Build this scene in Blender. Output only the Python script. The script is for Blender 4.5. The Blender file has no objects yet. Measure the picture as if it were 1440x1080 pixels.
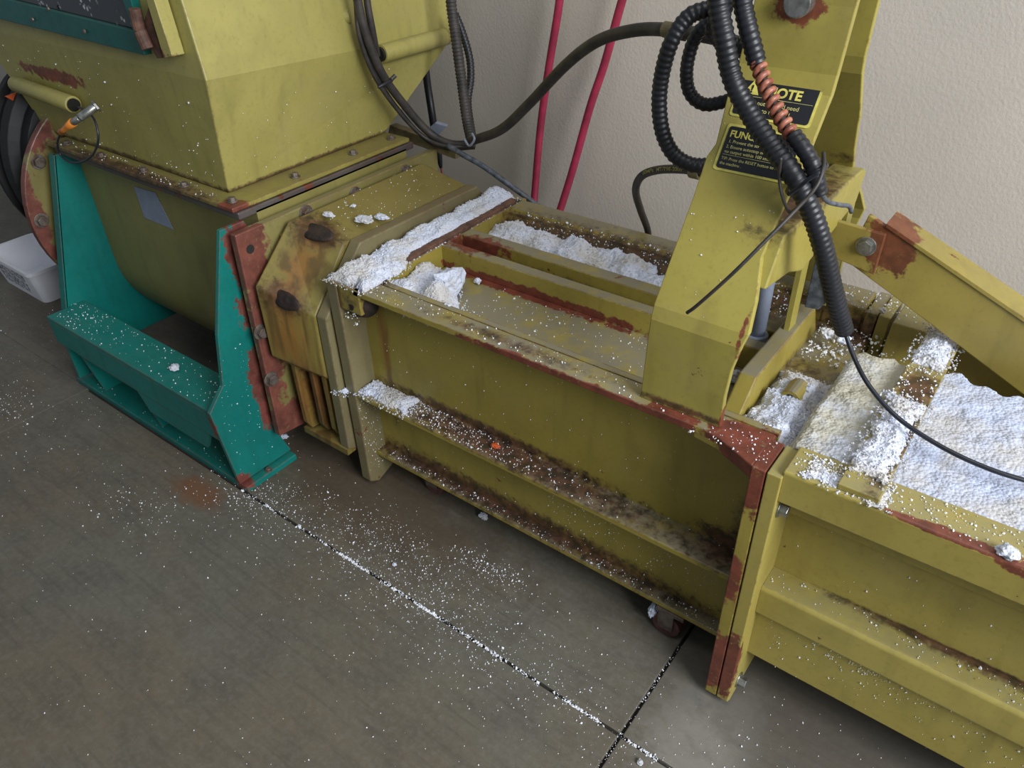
import bpy, math, random
from mathutils import Vector, Matrix, noise
import mathutils
random.seed(7)
S = bpy.context.scene
COL = S.collection
# ------------------------------------------------------------------ camera
YAW, PIT, ROL, F, CH = -0.6643, -0.6261, -0.0312, 1083.0, 1.6
fw = Vector((math.sin(YAW)*math.cos(PIT), math.cos(YAW)*math.cos(PIT), math.sin(PIT)))
rt0 = Vector((math.cos(YAW), -math.sin(YAW), 0)); up0 = rt0.cross(fw)
rt = rt0*math.cos(ROL) + up0*math.sin(ROL); up = -rt0*math.sin(ROL) + up0*math.cos(ROL)
cd = bpy.data.cameras.new('camera'); cam = bpy.data.objects.new('camera', cd); COL.objects.link(cam)
cd.sensor_width = 36; cd.lens = F/1440*36; cd.clip_start = 0.02
m = Matrix((rt, up, -fw)).transposed().to_4x4(); m.translation = (0, 0, CH); cam.matrix_world = m
S.camera = cam
# ------------------------------------------------------------------ light
w = bpy.data.worlds.new('world'); S.world = w; w.use_nodes = True
bg = w.node_tree.nodes['Background']; bg.inputs[0].default_value = (0.80, 0.90, 1.0, 1); bg.inputs[1].default_value = 0.25
def area(name, loc, target, sx, sy, power, color):
    d = bpy.data.lights.new(name, 'AREA'); d.shape = 'RECTANGLE'; d.size = sx; d.size_y = sy; d.energy = power; d.color = color
    o = bpy.data.objects.new(name, d); COL.objects.link(o); o.location = loc
    o.rotation_euler = (Vector(target)-Vector(loc)).to_track_quat('-Z', 'Y').to_euler(); return o
area('door_daylight', (3.2, 0.05, 2.8), (-0.8, 1.5, 0.5), 2.2, 2.0, 270, (0.93, 0.96, 1.0))
area('skylight', (0.2, 0.6, 4.2), (-0.3, 1.6, 0.4), 2.2, 1.2, 34, (1.0, 0.98, 0.95))
S.view_settings.view_transform = 'Standard'; S.view_settings.look = 'None'; S.view_settings.gamma = 1
S.view_settings.exposure = 0.12; S.view_settings.use_curve_mapping = False

def at(px, py, x=None, y=None, z=None):
    d = fw + rt*((px-720)/F) - up*((py-540)/F)
    if x is not None: t = x/d.x
    elif y is not None: t = y/d.y
    else: t = (z-CH)/d.z
    return Vector((0, 0, CH)) + d*t
# ------------------------------------------------------------------ materials
def lin(c):
    return tuple(((v/255)/12.92 if v/255 <= .04045 else ((v/255+.055)/1.055)**2.4) for v in c) + (1,)
class NT:
    def __init__(s, name):
        s.m = bpy.data.materials.new(name); s.m.use_nodes = True; s.t = s.m.node_tree; s.n = s.t.nodes; s.b = s.n['Principled BSDF']
        s.geo = s.n.new('ShaderNodeNewGeometry'); s.P = s.geo.outputs['Position']
    def link(s, a, b): s.t.links.new(a, b)
    def put(s, sock, v):
        if hasattr(v, 'links') or isinstance(v, bpy.types.NodeSocket): s.link(v, sock)
        else: sock.default_value = v
    def noise(s, scale, detail=4, rough=.6, vec=None, dist=0):
        n = s.n.new('ShaderNodeTexNoise'); n.inputs['Scale'].default_value = scale; n.inputs['Detail'].default_value = detail
        n.inputs['Roughness'].default_value = rough; n.inputs['Distortion'].default_value = dist
        s.link(vec if vec is not None else s.P, n.inputs['Vector']); return n.outputs['Fac']
    def math(s, op, a, b=0.0, c=0.0, clamp=False):
        n = s.n.new('ShaderNodeMath'); n.operation = op; n.use_clamp = clamp
        s.put(n.inputs[0], a); s.put(n.inputs[1], b); s.put(n.inputs[2], c); return n.outputs[0]
    def ramp(s, f, a, b):
        n = s.n.new('ShaderNodeMapRange'); n.interpolation_type = 'SMOOTHSTEP'; s.put(n.inputs[0], f)
        n.inputs[1].default_value = a; n.inputs[2].default_value = b; return n.outputs[0]
    def mix(s, f, a, b):
        n = s.n.new('ShaderNodeMix'); n.data_type = 'RGBA'; s.put(n.inputs[0], f); s.put(n.inputs[6], a); s.put(n.inputs[7], b); return n.outputs[2]
    def scaled(s, v):
        n = s.n.new('ShaderNodeVectorMath'); n.operation = 'MULTIPLY'; s.link(s.P, n.inputs[0]); n.inputs[1].default_value = v; return n.outputs[0]
    def blob(s, c, r, nz, amp=.7, soft=.25):
        a = s.n.new('ShaderNodeVectorMath'); a.operation = 'SUBTRACT'; s.link(s.P, a.inputs[0]); a.inputs[1].default_value = c
        b = s.n.new('ShaderNodeVectorMath'); b.operation = 'DIVIDE'; s.link(a.outputs[0], b.inputs[0]); b.inputs[1].default_value = r
        l = s.n.new('ShaderNodeVectorMath'); l.operation = 'LENGTH'; s.link(b.outputs[0], l.inputs[0])
        d = s.math('ADD', l.outputs['Value'], s.math('MULTIPLY', s.math('SUBTRACT', nz, .5), amp*2.2))
        return s.math('SUBTRACT', 1.0, s.ramp(d, 1-soft, 1+soft), clamp=True)
    def bump(s, h, strength=.3, dist=.002):
        n = s.n.new('ShaderNodeBump'); n.inputs['Strength'].default_value = strength; n.inputs['Distance'].default_value = dist
        s.put(n.inputs['Height'], h); s.link(n.outputs[0], s.b.inputs['Normal'])
    def out(s, col, rough=.5, metal=0.0, spec=None):
        s.put(s.b.inputs['Base Color'], col); s.put(s.b.inputs['Roughness'], rough); s.put(s.b.inputs['Metallic'], metal)
        if spec is not None: s.b.inputs['Specular IOR Level'].default_value = spec
        return s.m
RUST = lin((112, 56, 38)); RUSTD = lin((62, 34, 24)); RUSTO = lin((160, 82, 34))
def paint(name, base, base2, rust=.08, edge=.6, dust=.5, red=(), dark=(), streak=(), rough=.42, redcol=(128, 66, 50), dustcol=(122, 114, 92)):
    base = [v*.87 for v in base]; base2 = [v*.85 for v in base2]
    t = NT(name)
    nb = t.noise(2.3, 3); nf = t.noise(38, 6, .65); nm = t.noise(9, 5, .6)
    col = t.mix(t.ramp(nb, .35, .65), lin(base), lin(base2))
    col = t.mix(t.math('MULTIPLY', t.ramp(nm, .45, .75), .35), col, lin([v*.78 for v in base]))
    st = t.noise(26, 3, .5, t.scaled((1, 1, .12)))
    col = t.mix(t.math('MULTIPLY', t.ramp(st, .52, .78), .30), col, lin([v*.66 for v in base]))
    mot = t.noise(85, 5, .75)
    col = t.mix(t.math('MULTIPLY', t.ramp(mot, .50, .72), .30), col, lin([base[0]*.70, base[1]*.66, base[2]*.62]))
    gr = t.noise(5.5, 7, .72)
    col = t.mix(t.math('MULTIPLY', t.ramp(gr, .50, .70), .28), col, lin([base[0]*.86+8, base[1]*.84+6, base[2]*.95+14]))
    # dust settled on level faces
    sx = t.n.new('ShaderNodeSeparateXYZ'); t.link(t.geo.outputs['Normal'], sx.inputs[0])
    upm = t.math('MULTIPLY', t.ramp(sx.outputs[2], .8, .97), t.math('MULTIPLY', t.ramp(t.noise(13, 6, .7), .25, .62), dust), clamp=True)
    col = t.mix(upm, col, lin(dustcol))
    # rust; some dark blobs paint shade in gaps
    rc = t.mix(t.ramp(t.noise(30, 5, .7), .35, .65), RUSTD, RUST)
    rcr = t.mix(t.ramp(t.noise(22, 5, .7), .3, .7), lin([v*.72 for v in redcol]), lin(redcol))
    if edge > 0:
        bv = t.n.new('ShaderNodeBevel'); bv.samples = 3; bv.inputs[0].default_value = .0045
        dp = t.n.new('ShaderNodeVectorMath'); dp.operation = 'DOT_PRODUCT'; t.link(bv.outputs[0], dp.inputs[0]); t.link(t.geo.outputs['Normal'], dp.inputs[1])
        em = t.ramp(dp.outputs['Value'], .985, .90)
        em = t.math('MULTIPLY', em, t.ramp(t.noise(16, 8, .8), .60-edge*.20, .64-edge*.17))
        col = t.mix(em, col, rc)
    sp = t.ramp(t.noise(17, 8, .72), .70-rust*.5, .73-rust*.5)
    col = t.mix(sp, col, rc)
    for c, r in dark: col = t.mix(t.math('MULTIPLY', t.blob(c, r, t.math('MULTIPLY_ADD', nf, .5, t.math('MULTIPLY', mot, .5)), 1.5, .5), .9), col, t.mix(t.ramp(nf, .38, .62), lin((48, 34, 27)), lin((92, 58, 44))))
    for c, r in streak: col = t.mix(t.math('MULTIPLY', t.blob(c, r, st, 1.6, .5), .75), col, t.mix(t.ramp(st, .42, .6), lin((78, 54, 26)), lin((128, 82, 34))))
    for c, r in red: col = t.mix(t.math('MULTIPLY', t.blob(c, r, t.math('MULTIPLY_ADD', nf, .6, t.math('MULTIPLY', nm, .4)), 1.4, .12), t.ramp(t.noise(70, 6, .8), .30, .42)), col, rcr)
    for c, r in (): pass
    t.bump(t.math('ADD', t.math('MULTIPLY', nf, .5), sp), .25, .0015)
    return t.out(col, t.math('MULTIPLY_ADD', nf, .3, rough-.12))
def rustblobs(t): pass
OL, OL2 = (176, 158, 72), (166, 148, 62)
M = {}
M['hopper'] = paint('yellow_green_paint', (184, 174, 98), (176, 166, 90), rust=0, edge=.35, dust=.3,
    red=[((-2.55, 1.07, 1.035), (.22, .03, .022)), ((-1.9, 1.05, 1.185), (.09, .05, .014))], dark=[((-2.3, 1.09, .83), (.6, .03, .012)), ((-1.80, 1.40, .83), (.02, .40, .008))])
M['flange'] = paint('rust_streaked_flange', (165, 155, 76), (150, 140, 66), rust=.12, edge=.9, dust=.7, dustcol=(118, 106, 70),
    red=[((-1.73, 1.06, .80), (.05, .05, .04))], dark=[((-2.2, 1.05, .822), (.5, .025, .01))])
M['greymetal'] = paint('bare_grey_flange', (98, 92, 88), (80, 70, 66), rust=.25, edge=.8, dust=.2)
M['trough'] = paint('trough_paint', (156, 146, 84), (148, 138, 76), rust=0, edge=.2, dust=.2)
M['teal'] = paint('teal_paint', (6, 132, 122), (4, 122, 114), rust=.0, edge=.95, dust=.28, dustcol=(60, 120, 105),
    red=[((-1.70, 1.04, .60), (.05, .055, .22)), ((-1.70, .99, .30), (.05, .035, .16)), ((-1.70, .84, .03), (.04, .05, .03)), ((-1.72, .80, .25), (.03, .03, .05))], redcol=(122, 66, 56))
M['teal_dark'] = paint('hatch_teal_paint', (4, 104, 96), (4, 98, 90), rust=.08, edge=.3, dust=.2)
M['endplate'] = paint('primer_stained_plate', (150, 140, 84), (134, 124, 70), rust=.12, edge=.9, dust=.5,
    red=[((-1.64, 1.00, .72), (.06, .085, .13)), ((-1.64, .99, .45), (.03, .05, .28)), ((-1.64, 1.03, .17), (.06, .12, .08)), ((-2.74, .945, .62), (.03, .035, .22)), ((-2.74, 1.04, .83), (.03, .08, .05))], redcol=(122, 70, 58))
M['chamber'] = paint('stained_olive_paint', (142, 128, 62), (126, 112, 52), rust=.10, edge=.8, dust=.45, dustcol=(120, 108, 66),
    dark=[((-1.555, 1.03, .615), (.085, .035, .045)), ((-1.56, 1.18, .752), (.095, .05, .04)), ((-1.55, 1.00, .40), (.1, .03, .02)), ((-1.545, 1.09, .30), (.035, .06, .13)), ((-1.60, 1.10, .30), (.014, .06, .12))],  # last two blobs paint the shade of the gaps between the ribs
    streak=[((-1.55, 1.08, .69), (.045, .12, .09)), ((-1.56, 1.02, .50), (.06, .06, .11)), ((-1.54, 1.04, .27), (.09, .07, .15))])
M['collar'] = paint('greyed_olive_paint', (140, 130, 92), (126, 114, 80), rust=.12, edge=.6, dust=.6, dustcol=(110, 94, 74))
CH_RED = [((-.31, 1.07, .695), (.095, .085, .05)), ((-.275, 1.03, .13), (.035, .03, .10)), ((-.28, 1.02, .63), (.04, .04, .05)), ((-.29, 1.03, .40), (.03, .02, .07)),
          ((-.66, 1.076, .681), (.34, .012, .012)), ((-.46, 1.10, .69), (.05, .035, .02)),
          ((-1.02, 1.385, .637), (.30, .02, .016)), ((-1.25, 1.45, .67), (.10, .05, .06))]
CH_DARK = [((-1.37, 1.14, .655), (.10, .06, .05)), ((-.9, 1.12, .352), (.42, .045, .010)), ((-1.0, 1.16, .362), (.35, .02, .016)), ((-.95, 1.15, .12), (.62, .03, .035)),
           ((-.85, 1.675, .655), (.72, .055, .040)), ((-.25, 1.66, .64), (.12, .05, .03)), ((-.30, 1.14, .42), (.035, .03, .09)), ((-.34, 1.14, .365), (.07, .06, .03)), ((-.9, 1.46, .635), (.6, .06, .02)), ((-.88, 1.11, .70), (.25, .02, .012))]
M['channel'] = paint('olive_channel_paint', OL, OL2, rust=.06, edge=.7, dust=1.15, red=CH_RED, dark=CH_DARK, dustcol=(128, 121, 98),
    streak=[((-1.33, 1.16, .50), (.018, .03, .16)), ((-1.40, 1.08, .60), (.02, .03, .08))], redcol=(124, 64, 48))
M['outlet'] = paint('olive_outlet_paint', (188, 172, 90), (182, 164, 80), rust=.05, edge=.35, dust=.65, dustcol=(136, 130, 96),
    red=[((.03, 1.045, .702), (.13, .016, .006)), ((.13, 1.04, .695), (.04, .02, .014)), ((-.25, 1.03, .14), (.03, .03, .10))],
    dark=[((.12, 1.15, .362), (.22, .02, .006)), ((-.115, 1.40, .714), (.04, .06, .010)), ((-.10, 1.22, .714), (.02, .16, .006))], redcol=(124, 66, 48))
M['tower'] = paint('yellow_tower_paint', (184, 170, 82), (174, 160, 74), rust=.04, edge=.35, dust=.3,
    red=[((-.45, 1.35, 1.36), (.040, .05, .032)), ((-.375, 1.11, .71), (.006, .03, .03)), ((-.37, 1.13, .88), (.006, .03, .04))],
    dark=[((-.40, 1.43, 1.03), (.05, .21, .020)), ((-.46, 1.10, .70), (.10, .02, .008))], redcol=(130, 70, 46))
M['arm'] = paint('ochre_arm_paint', (170, 152, 72), (160, 142, 66), rust=.05, edge=.3, dust=.2,
    red=[((-.255, 1.56, .92), (.05, .08, .075))], redcol=(118, 68, 42))
def simple(name, c, rough=.5, metal=0.0, var=.2, scale=20, bump=0.0, c2=None):
    t = NT(name); n = t.noise(scale, 5, .6)
    col = t.mix(t.ramp(n, .3, .7), lin(c), lin(c2 or [v*(1-var) for v in c]))
    if bump: t.bump(t.noise(scale*4, 4), bump, .002)
    return t.out(col, rough, metal)
M['steel'] = simple('zinc_steel', (176, 176, 170), .32, .85, .25, 60)
M['dullsteel'] = simple('dull_steel', (128, 120, 112), .5, .6, .35, 40, c2=(92, 74, 64))
M['rubber'] = simple('black_rubber', (38, 36, 36), .5, 0, .3, 30, .1, c2=(58, 52, 48))
M['dustrubber'] = simple('dusty_rubber', (62, 56, 52), .55, 0, .3, 30, .1, c2=(38, 35, 35))
M['conduit'] = simple('black_corrugated_plastic', (30, 31, 37), .42, 0, .3, 20)
M['graycable'] = simple('dusty_grey_cable', (96, 100, 108), .5, 0, .3, 60, .1, c2=(52, 58, 66))
M['thincable'] = simple('dark_blue_grey_cable', (34, 38, 48), .35)
M['copper'] = simple('orange_brown_wrap', (172, 112, 90), .4, 0, .35, 60, c2=(120, 60, 44))
M['orange'] = simple('orange_plastic', (236, 140, 48), .4, 0, .15)
M['orangedull'] = simple('orange_red_paint', (196, 84, 36), .5)
M['red'] = simple('dark_pink_hose', (158, 44, 72), .4, 0, .2, 12)
M['redwire'] = simple('red_wire', (150, 40, 40), .5)
M['white'] = simple('white_plastic', (240, 240, 246), .4, 0, .04, 5)
M['tape'] = simple('grey_reflective_tape', (132, 140, 158), .5, 0, .08, 30)
M['labelblack'] = simple('black_label', (26, 28, 34), .35, 0, .2, 40)
M['labelyellow'] = simple('yellow_label_ink', (206, 196, 96), .45, 0, .15, 60)
M['labeltext'] = simple('pale_yellow_label_ink', (206, 200, 128), .45, 0, .2, 90)
M['motor'] = simple('black_motor_casing', (13, 12, 14), .6, 0, .4, 12)
M['caster'] = simple('brown_caster_wheel', (96, 62, 58), .5, 0, .3, 30)
M['bracket'] = simple('dusty_olive_bracket', (128, 118, 84), .6, 0, .3, 20, c2=(96, 84, 62))
M['rustbar'] = simple('rusty_bar', (112, 78, 62), .7, 0, .4, 30)
M['scar'] = simple('burnt_weld_metal', (58, 44, 38), .7, .2, .5, 40, .5, c2=(26, 22, 20))
def foam_mat(name, c, c2, sc=55):
    t = NT(name); n = t.noise(sc, 6, .7); n2 = t.noise(9, 4)
    v = t.n.new('ShaderNodeTexVoronoi'); v.inputs['Scale'].default_value = 170; t.link(t.P, v.inputs['Vector'])
    col = t.mix(t.ramp(n2, .40, .66), lin(c), lin(c2))
    t.bump(t.math('ADD', t.math('MULTIPLY', v.outputs['Distance'], -.8), n), .7, .004)
    return t.out(col, .75)
M['foam'] = foam_mat('white_foam', (200, 206, 222), (188, 185, 182))
M['foamlog'] = foam_mat('compressed_foam', (170, 166, 150), (186, 192, 206), 30)
M['foamlog2'] = foam_mat('compressed_white_foam', (178, 187, 210), (180, 179, 180), 25)
M['crumb'] = simple('foam_crumb', (236, 238, 244), .7, 0, .06)
# glass of the hopper window
t = NT('dark_speckled_glass'); v = t.n.new('ShaderNodeTexVoronoi'); v.inputs['Scale'].default_value = 60; t.link(t.P, v.inputs['Vector'])
v2 = t.noise(20, 3); sp = t.math('MULTIPLY', t.ramp(v.outputs['Distance'], .38, .2), t.ramp(v2, .5, .6))
M['glass'] = t.out(t.mix(sp, lin((30, 34, 38)), lin((190, 190, 190))), .15)
# concrete floor
t = NT('concrete_floor')
n1 = t.noise(1.6, 4); n2 = t.noise(7, 6, .7, t.scaled((1, 1.6, 1))); n3 = t.noise(60, 5, .7)
col = t.mix(t.ramp(n1, .35, .65), lin((98, 95, 84)), lin((100, 90, 74)))
col = t.mix(t.math('MULTIPLY', t.ramp(n2, .35, .7), .6), col, lin((76, 72, 64)))
col = t.mix(t.math('MULTIPLY', t.ramp(n3, .4, .7), .35), col, lin((116, 112, 104)))
rm = t.n.new('ShaderNodeMapping'); rm.inputs['Rotation'].default_value = (0, 0, -.5); rm.inputs['Scale'].default_value = (4, 60, 4); t.link(t.P, rm.inputs['Vector'])
n4 = t.noise(1.0, 5, .6, rm.outputs[0])
col = t.mix(t.math('MULTIPLY', t.ramp(n4, .48, .75), .38), col, lin((66, 62, 56)))
nf = t.noise(12, 6, .7)
for c, r, k in (((-1.8, .75, 0), (.10, .04, 1), (112, 66, 30)), ((-.24, .95, 0), (.10, .16, 1), (140, 136, 128)), ((-1.4, 1.05, 0), (.5, .15, 1), (66, 52, 38)), ((.0, 1.1, 0), (.35, .2, 1), (70, 66, 62))):  # the two dark tones put the machine's shadow into the floor colour
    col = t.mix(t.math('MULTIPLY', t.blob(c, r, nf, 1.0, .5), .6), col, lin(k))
t.bump(t.math('ADD', n3, n4), .25, .002)
M['floor'] = t.out(col, t.math('MULTIPLY_ADD', n2, .3, .38))
M['gap'] = simple('dark_joint', (34, 32, 30), .9)
# plaster wall
t = NT('painted_wall'); n = t.noise(130, 3, .5, t.scaled((1, 1, .8))); n2 = t.noise(1.2, 4)
t.bump(n, .35, .003)
M['wall'] = t.out(t.mix(t.ramp(n2, .3, .7), lin((196, 187, 176)), lin((184, 176, 166))), .7)

# ------------------------------------------------------------------ mesh helpers
class MB:
    def __init__(s): s.v = []; s.f = []
    def add(s, vs, fs):
        b = len(s.v); s.v += [tuple(p) for p in vs]; s.f += [tuple(i+b for i in f) for f in fs]; return s
    def box(s, x0, x1, y0, y1, z0, z1):
        return s.add([(x, y, z) for x in (x0, x1) for y in (y0, y1) for z in (z0, z1)],
                     [(0, 1, 3, 2), (4, 6, 7, 5), (0, 4, 5, 1), (2, 3, 7, 6), (0, 2, 6, 4), (1, 5, 7, 3)])
    def prism(s, poly, ax, a0, a1):
        f = {'x': lambda p, a: (a, p[0], p[1]), 'y': lambda p, a: (p[0], a, p[1]), 'z': lambda p, a: (p[0], p[1], a)}[ax]
        n = len(poly)
        return s.add([f(p, a0) for p in poly]+[f(p, a1) for p in poly],
                     [tuple(range(n)), tuple(range(2*n-1, n-1, -1))]+[(i, i+n, (i+1) % n+n, (i+1) % n) for i in range(n)])
    def slab(s, pts, off):
        n = len(pts); off = Vector(off)
        return s.add([Vector(p) for p in pts]+[Vector(p)+off for p in pts],
                     [tuple(range(n)), tuple(range(2*n-1, n-1, -1))]+[(i, i+n, (i+1) % n+n, (i+1) % n) for i in range(n)])
    def rings(s, rings, caps=True):
        n = len(rings[0]); vs = [p for r in rings for p in r]; fs = []
        for k in range(len(rings)-1):
            for i in range(n): fs.append((k*n+i, k*n+(i+1) % n, (k+1)*n+(i+1) % n, (k+1)*n+i))
        if caps: fs += [tuple(range(n-1, -1, -1)), tuple((len(rings)-1)*n+i for i in range(n))]
        return s.add(vs, fs)
    def cyl(s, p0, p1, r, r1=None, seg=20, phase=0):
        p0, p1 = Vector(p0), Vector(p1); r1 = r if r1 is None else r1
        d = (p1-p0).normalized(); u = d.orthogonal().normalized(); q = d.cross(u)
        R = lambda p, rr: [p+(u*math.cos(a)+q*math.sin(a))*rr for a in [phase+2*math.pi*i/seg for i in range(seg)]]
        return s.rings([R(p0, r), R(p1, r1)])
def obj(name, mb, mat, parent=None, bevel=0.0, smooth=False, seg=2):
    me = bpy.data.meshes.new(name); me.from_pydata(mb.v, [], mb.f)
    import bmesh
    bm = bmesh.new(); bm.from_mesh(me); bmesh.ops.recalc_face_normals(bm, faces=bm.faces); bm.to_mesh(me); bm.free()
    me.materials.append(M[mat] if isinstance(mat, str) else mat)
    o = bpy.data.objects.new(name, me); COL.objects.link(o)
    if smooth: me.shade_smooth()
    if bevel:
        b = o.modifiers.new('bevel', 'BEVEL'); b.width = bevel; b.segments = seg; b.limit_method = 'ANGLE'; b.angle_limit = .6
    if parent is not None:
        o.parent = parent
        if parent.type == 'EMPTY': o.matrix_parent_inverse = Matrix.Translation(-parent.location)
    return o
def tag(o, label, cat, group=None, kind=None):
    if label: o['label'] = label
    if cat: o['category'] = cat
    if group: o['group'] = group
    if kind: o['kind'] = kind
    return o
def thing(name, label, cat, loc, group=None):
    o = bpy.data.objects.new(name, None); COL.objects.link(o); o.location = loc; o.empty_display_size = .05
    return tag(o, label, cat, group)
def path(pts, n=12):
    P = [Vector(p) for p in pts]; P = [P[0]*2-P[1]]+P+[P[-1]*2-P[-2]]; out = []
    for i in range(1, len(P)-2):
        for k in range(n):
            t = k/n; a, b, c, d = P[i-1:i+3]
            out.append(.5*((2*b)+(c-a)*t+(2*a-5*b+4*c-d)*t*t+(3*b-a-3*c+d)*t*t*t))
    out.append(P[-2]); return out
def resample(pp, step):
    out = [pp[0]]; acc = 0
    for a, b in zip(pp, pp[1:]):
        L = (b-a).length; p = step-acc
        while p < L: out.append(a.lerp(b, p/L)); p += step
        acc = L-(p-step)
    out.append(pp[-1]); return out
def tube(mb, pts, r, seg=12, corr=0.0, step=None, taper=None, raw=False):
    pp = pts if raw else path(pts)
    if corr: pp = resample(pp, .0026)
    elif step: pp = resample(pp, step)
    n = len(pp); tn = [(pp[min(i+1, n-1)]-pp[max(i-1, 0)]).normalized() for i in range(n)]
    u = tn[0].orthogonal().normalized(); R = []
    for i in range(n):
        u = (u-tn[i]*u.dot(tn[i])).normalized(); q = tn[i].cross(u)
        rr = r*(1+(corr if (i//1) % 4 in (0, 1) else -corr)) if corr else r
        if taper: rr *= taper(i/(n-1))
        R.append([pp[i]+(u*math.cos(a)+q*math.sin(a))*rr for a in [2*math.pi*k/seg for k in range(seg)]])
    mb.rings(R); return mb
def bolt(parent, c, d, r=.014, h=.010, mat='dullsteel', label=None, name='bolt', washer=True):
    c, d = Vector(c), Vector(d).normalized(); mb = MB()
    if washer: mb.cyl(c, c+d*.003, r*1.35, seg=18)
    mb.cyl(c+d*.002, c+d*(h+.003), r, r*.96, seg=6, phase=random.random())
    o = obj(name, mb, mat, parent, .001)
    if label: o['label'] = label
    return o

# ------------------------------------------------------------------ setting
mb = MB(); g = .004; XC, YC = -.390, .840
slopes = [(-7, -2.6, -3, YC+g), (-2.6, XC-g, -3, YC-g), (XC+g, 4, -3, YC-g), (-7, XC-g, YC+g, 2.42), (XC+g, 4, YC+g, 2.42)]
for x0, x1, y0, y1 in slopes: mb.box(x0, x1, y0, y1, -.10, 0)
fl = obj('floor', mb, 'floor', None, .002); tag(fl, None, None, kind='structure')
sb = obj('floor', MB().box(-7, 4, -3, 2.42, -.12, -.012), 'gap'); tag(sb, None, None, kind='structure')
wl = obj('wall_back', MB().box(-7, 4, 2.32, 2.42, 0, 3.4), 'wall'); tag(wl, None, None, kind='structure')

# ------------------------------------------------------------------ hopper
hp = thing('feed_hopper', 'large yellow-green sheet-metal feed hopper with teal-framed window, standing over the teal stand', 'hopper', (-2.2, 1.4, .82))
b0 = [(-2.78, 1.10), (-1.80, 1.10), (-1.80, 1.69), (-2.78, 1.69)]
b1 = [(-2.96, 1.075), (-1.735, 1.075), (-1.765, 2.03), (-2.96, 2.03)]
b2 = [(-2.99, 1.075), (-1.80, 1.085), (-1.83, 2.10), (-2.99, 2.10)]
rg = [[(x, y, z) for x, y in b] for b, z in ((b0, .828), (b1, 1.13), (b2, 1.56))]
rg[1][2] = (-1.765, 2.03, 1.075); rg[1][3] = (-2.96, 2.03, 1.075)
o = obj('hopper_shell', MB().rings(rg), 'hopper', hp, .004)
fr = MB(); fr.prism([(-2.66, 1.04), (-1.705, 1.04), (-1.705, 1.70), (-2.66, 1.70)], 'z', .814, .827)
obj('mounting_flange', fr, 'flange', hp, .003)
for x in (-1.95, -2.15, -2.38, -2.58): bolt(hp, (x, 1.065, .827), (0, 0, 1), .011, .008)
for y in (1.07, 1.28, 1.50, 1.66): bolt(hp, (-1.745, y, .827), (0, 0, 1), .011, .009)
# conduit tube stubs welded to the hopper
mb = MB(); mb.cyl(at(536, 76, x=-1.745), at(627, 51, x=-1.745), .026, seg=24)
gt = obj('cable_guide_tube', mb, 'hopper', hp, .001, True)
obj('tube_bore', MB().cyl(at(533, 77, x=-1.744), at(536, 76, x=-1.744), .020, seg=20), 'motor', gt)
mb = MB(); mb.cyl(at(22, 118, y=1.06), at(103, 147, y=1.06), .024, seg=24)
gt = obj('cable_guide_tube', mb, 'hopper', hp, .001, True)
obj('tube_bore', MB().cyl(at(103, 147, y=1.058), at(105, 148, y=1.058), .018, seg=20), 'motor', gt)
mb = MB(); mb.cyl(at(478, 24, x=-1.785), at(492, 22, x=-1.765), .022, seg=20)
obj('round_boss', mb, 'hopper', hp, .003)
# window frame
Y0 = 1.055
fo = [at(-60, 12, y=Y0), at(203, 78, y=Y0), at(176, -30, y=Y0), at(162, -30, y=Y0), at(187, 43, y=Y0), at(-60, -18, y=Y0)]
fr = obj('window_frame', MB().slab(fo, (0, .022, 0)), 'teal_dark', hp, .002)
obj('window_pane', MB().slab([at(-60, -20, y=Y0+.01), at(188, 44, y=Y0+.01), at(160, -60, y=Y0+.01), at(-60, -60, y=Y0+.01)], (0, .006, 0)), 'glass', fr)
for p in ((48, 27), (121, 44), (70, 12)): bolt(fr, at(*p, y=Y0), (0, -1, 0), .006, .004, washer=False)
hg = MB(); hg.cyl(at(189, 12, y=1.035), at(196, 42, y=1.035), .014, seg=14); hg.cyl(at(197, 44, y=1.035), at(208, 69, y=1.035), .015, seg=14)
obj('window_hinge', hg, 'rustbar', hp, .001)
obj('window_jamb', MB().slab([at(203, -8, y=1.04), at(230, 82, y=1.04), at(242, 80, y=1.04), at(214, -8, y=1.04)], (0, .035, 0)), 'hopper', hp, .002)
obj('window_jamb', MB().slab([at(199, 40, y=1.05), at(220, 82, y=1.05), at(228, 82, y=1.05), at(208, 10, y=1.05)], (0, .02, 0)), 'rustbar', hp, .002)

# ------------------------------------------------------------------ trough
tr = thing('screw_trough', 'olive U-shaped screw trough hanging inside the teal stand below the hopper', 'trough', (-2.2, 1.39, .1))
prof = [(1.105, .80)]+[(1.39-.285*math.cos(a), .395-.295*math.sin(a)) for a in [math.pi*k/24 for k in range(25)]]+[(1.675, .80)]
obj('trough_shell', MB().prism(prof, 'x', -2.63, -1.70), 'trough', tr, 0, True).modifiers.new('e', 'EDGE_SPLIT').split_angle = .6
obj('trough_flange', MB().box(-2.645, -1.70, 1.05, 1.71, .792, .812), 'greymetal', tr, .003)
ep = MB().prism([(.995, .785), (1.76, .785), (1.76, .14), (1.09, .13), (.975, .145)], 'x', -1.672, -1.648)
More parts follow.
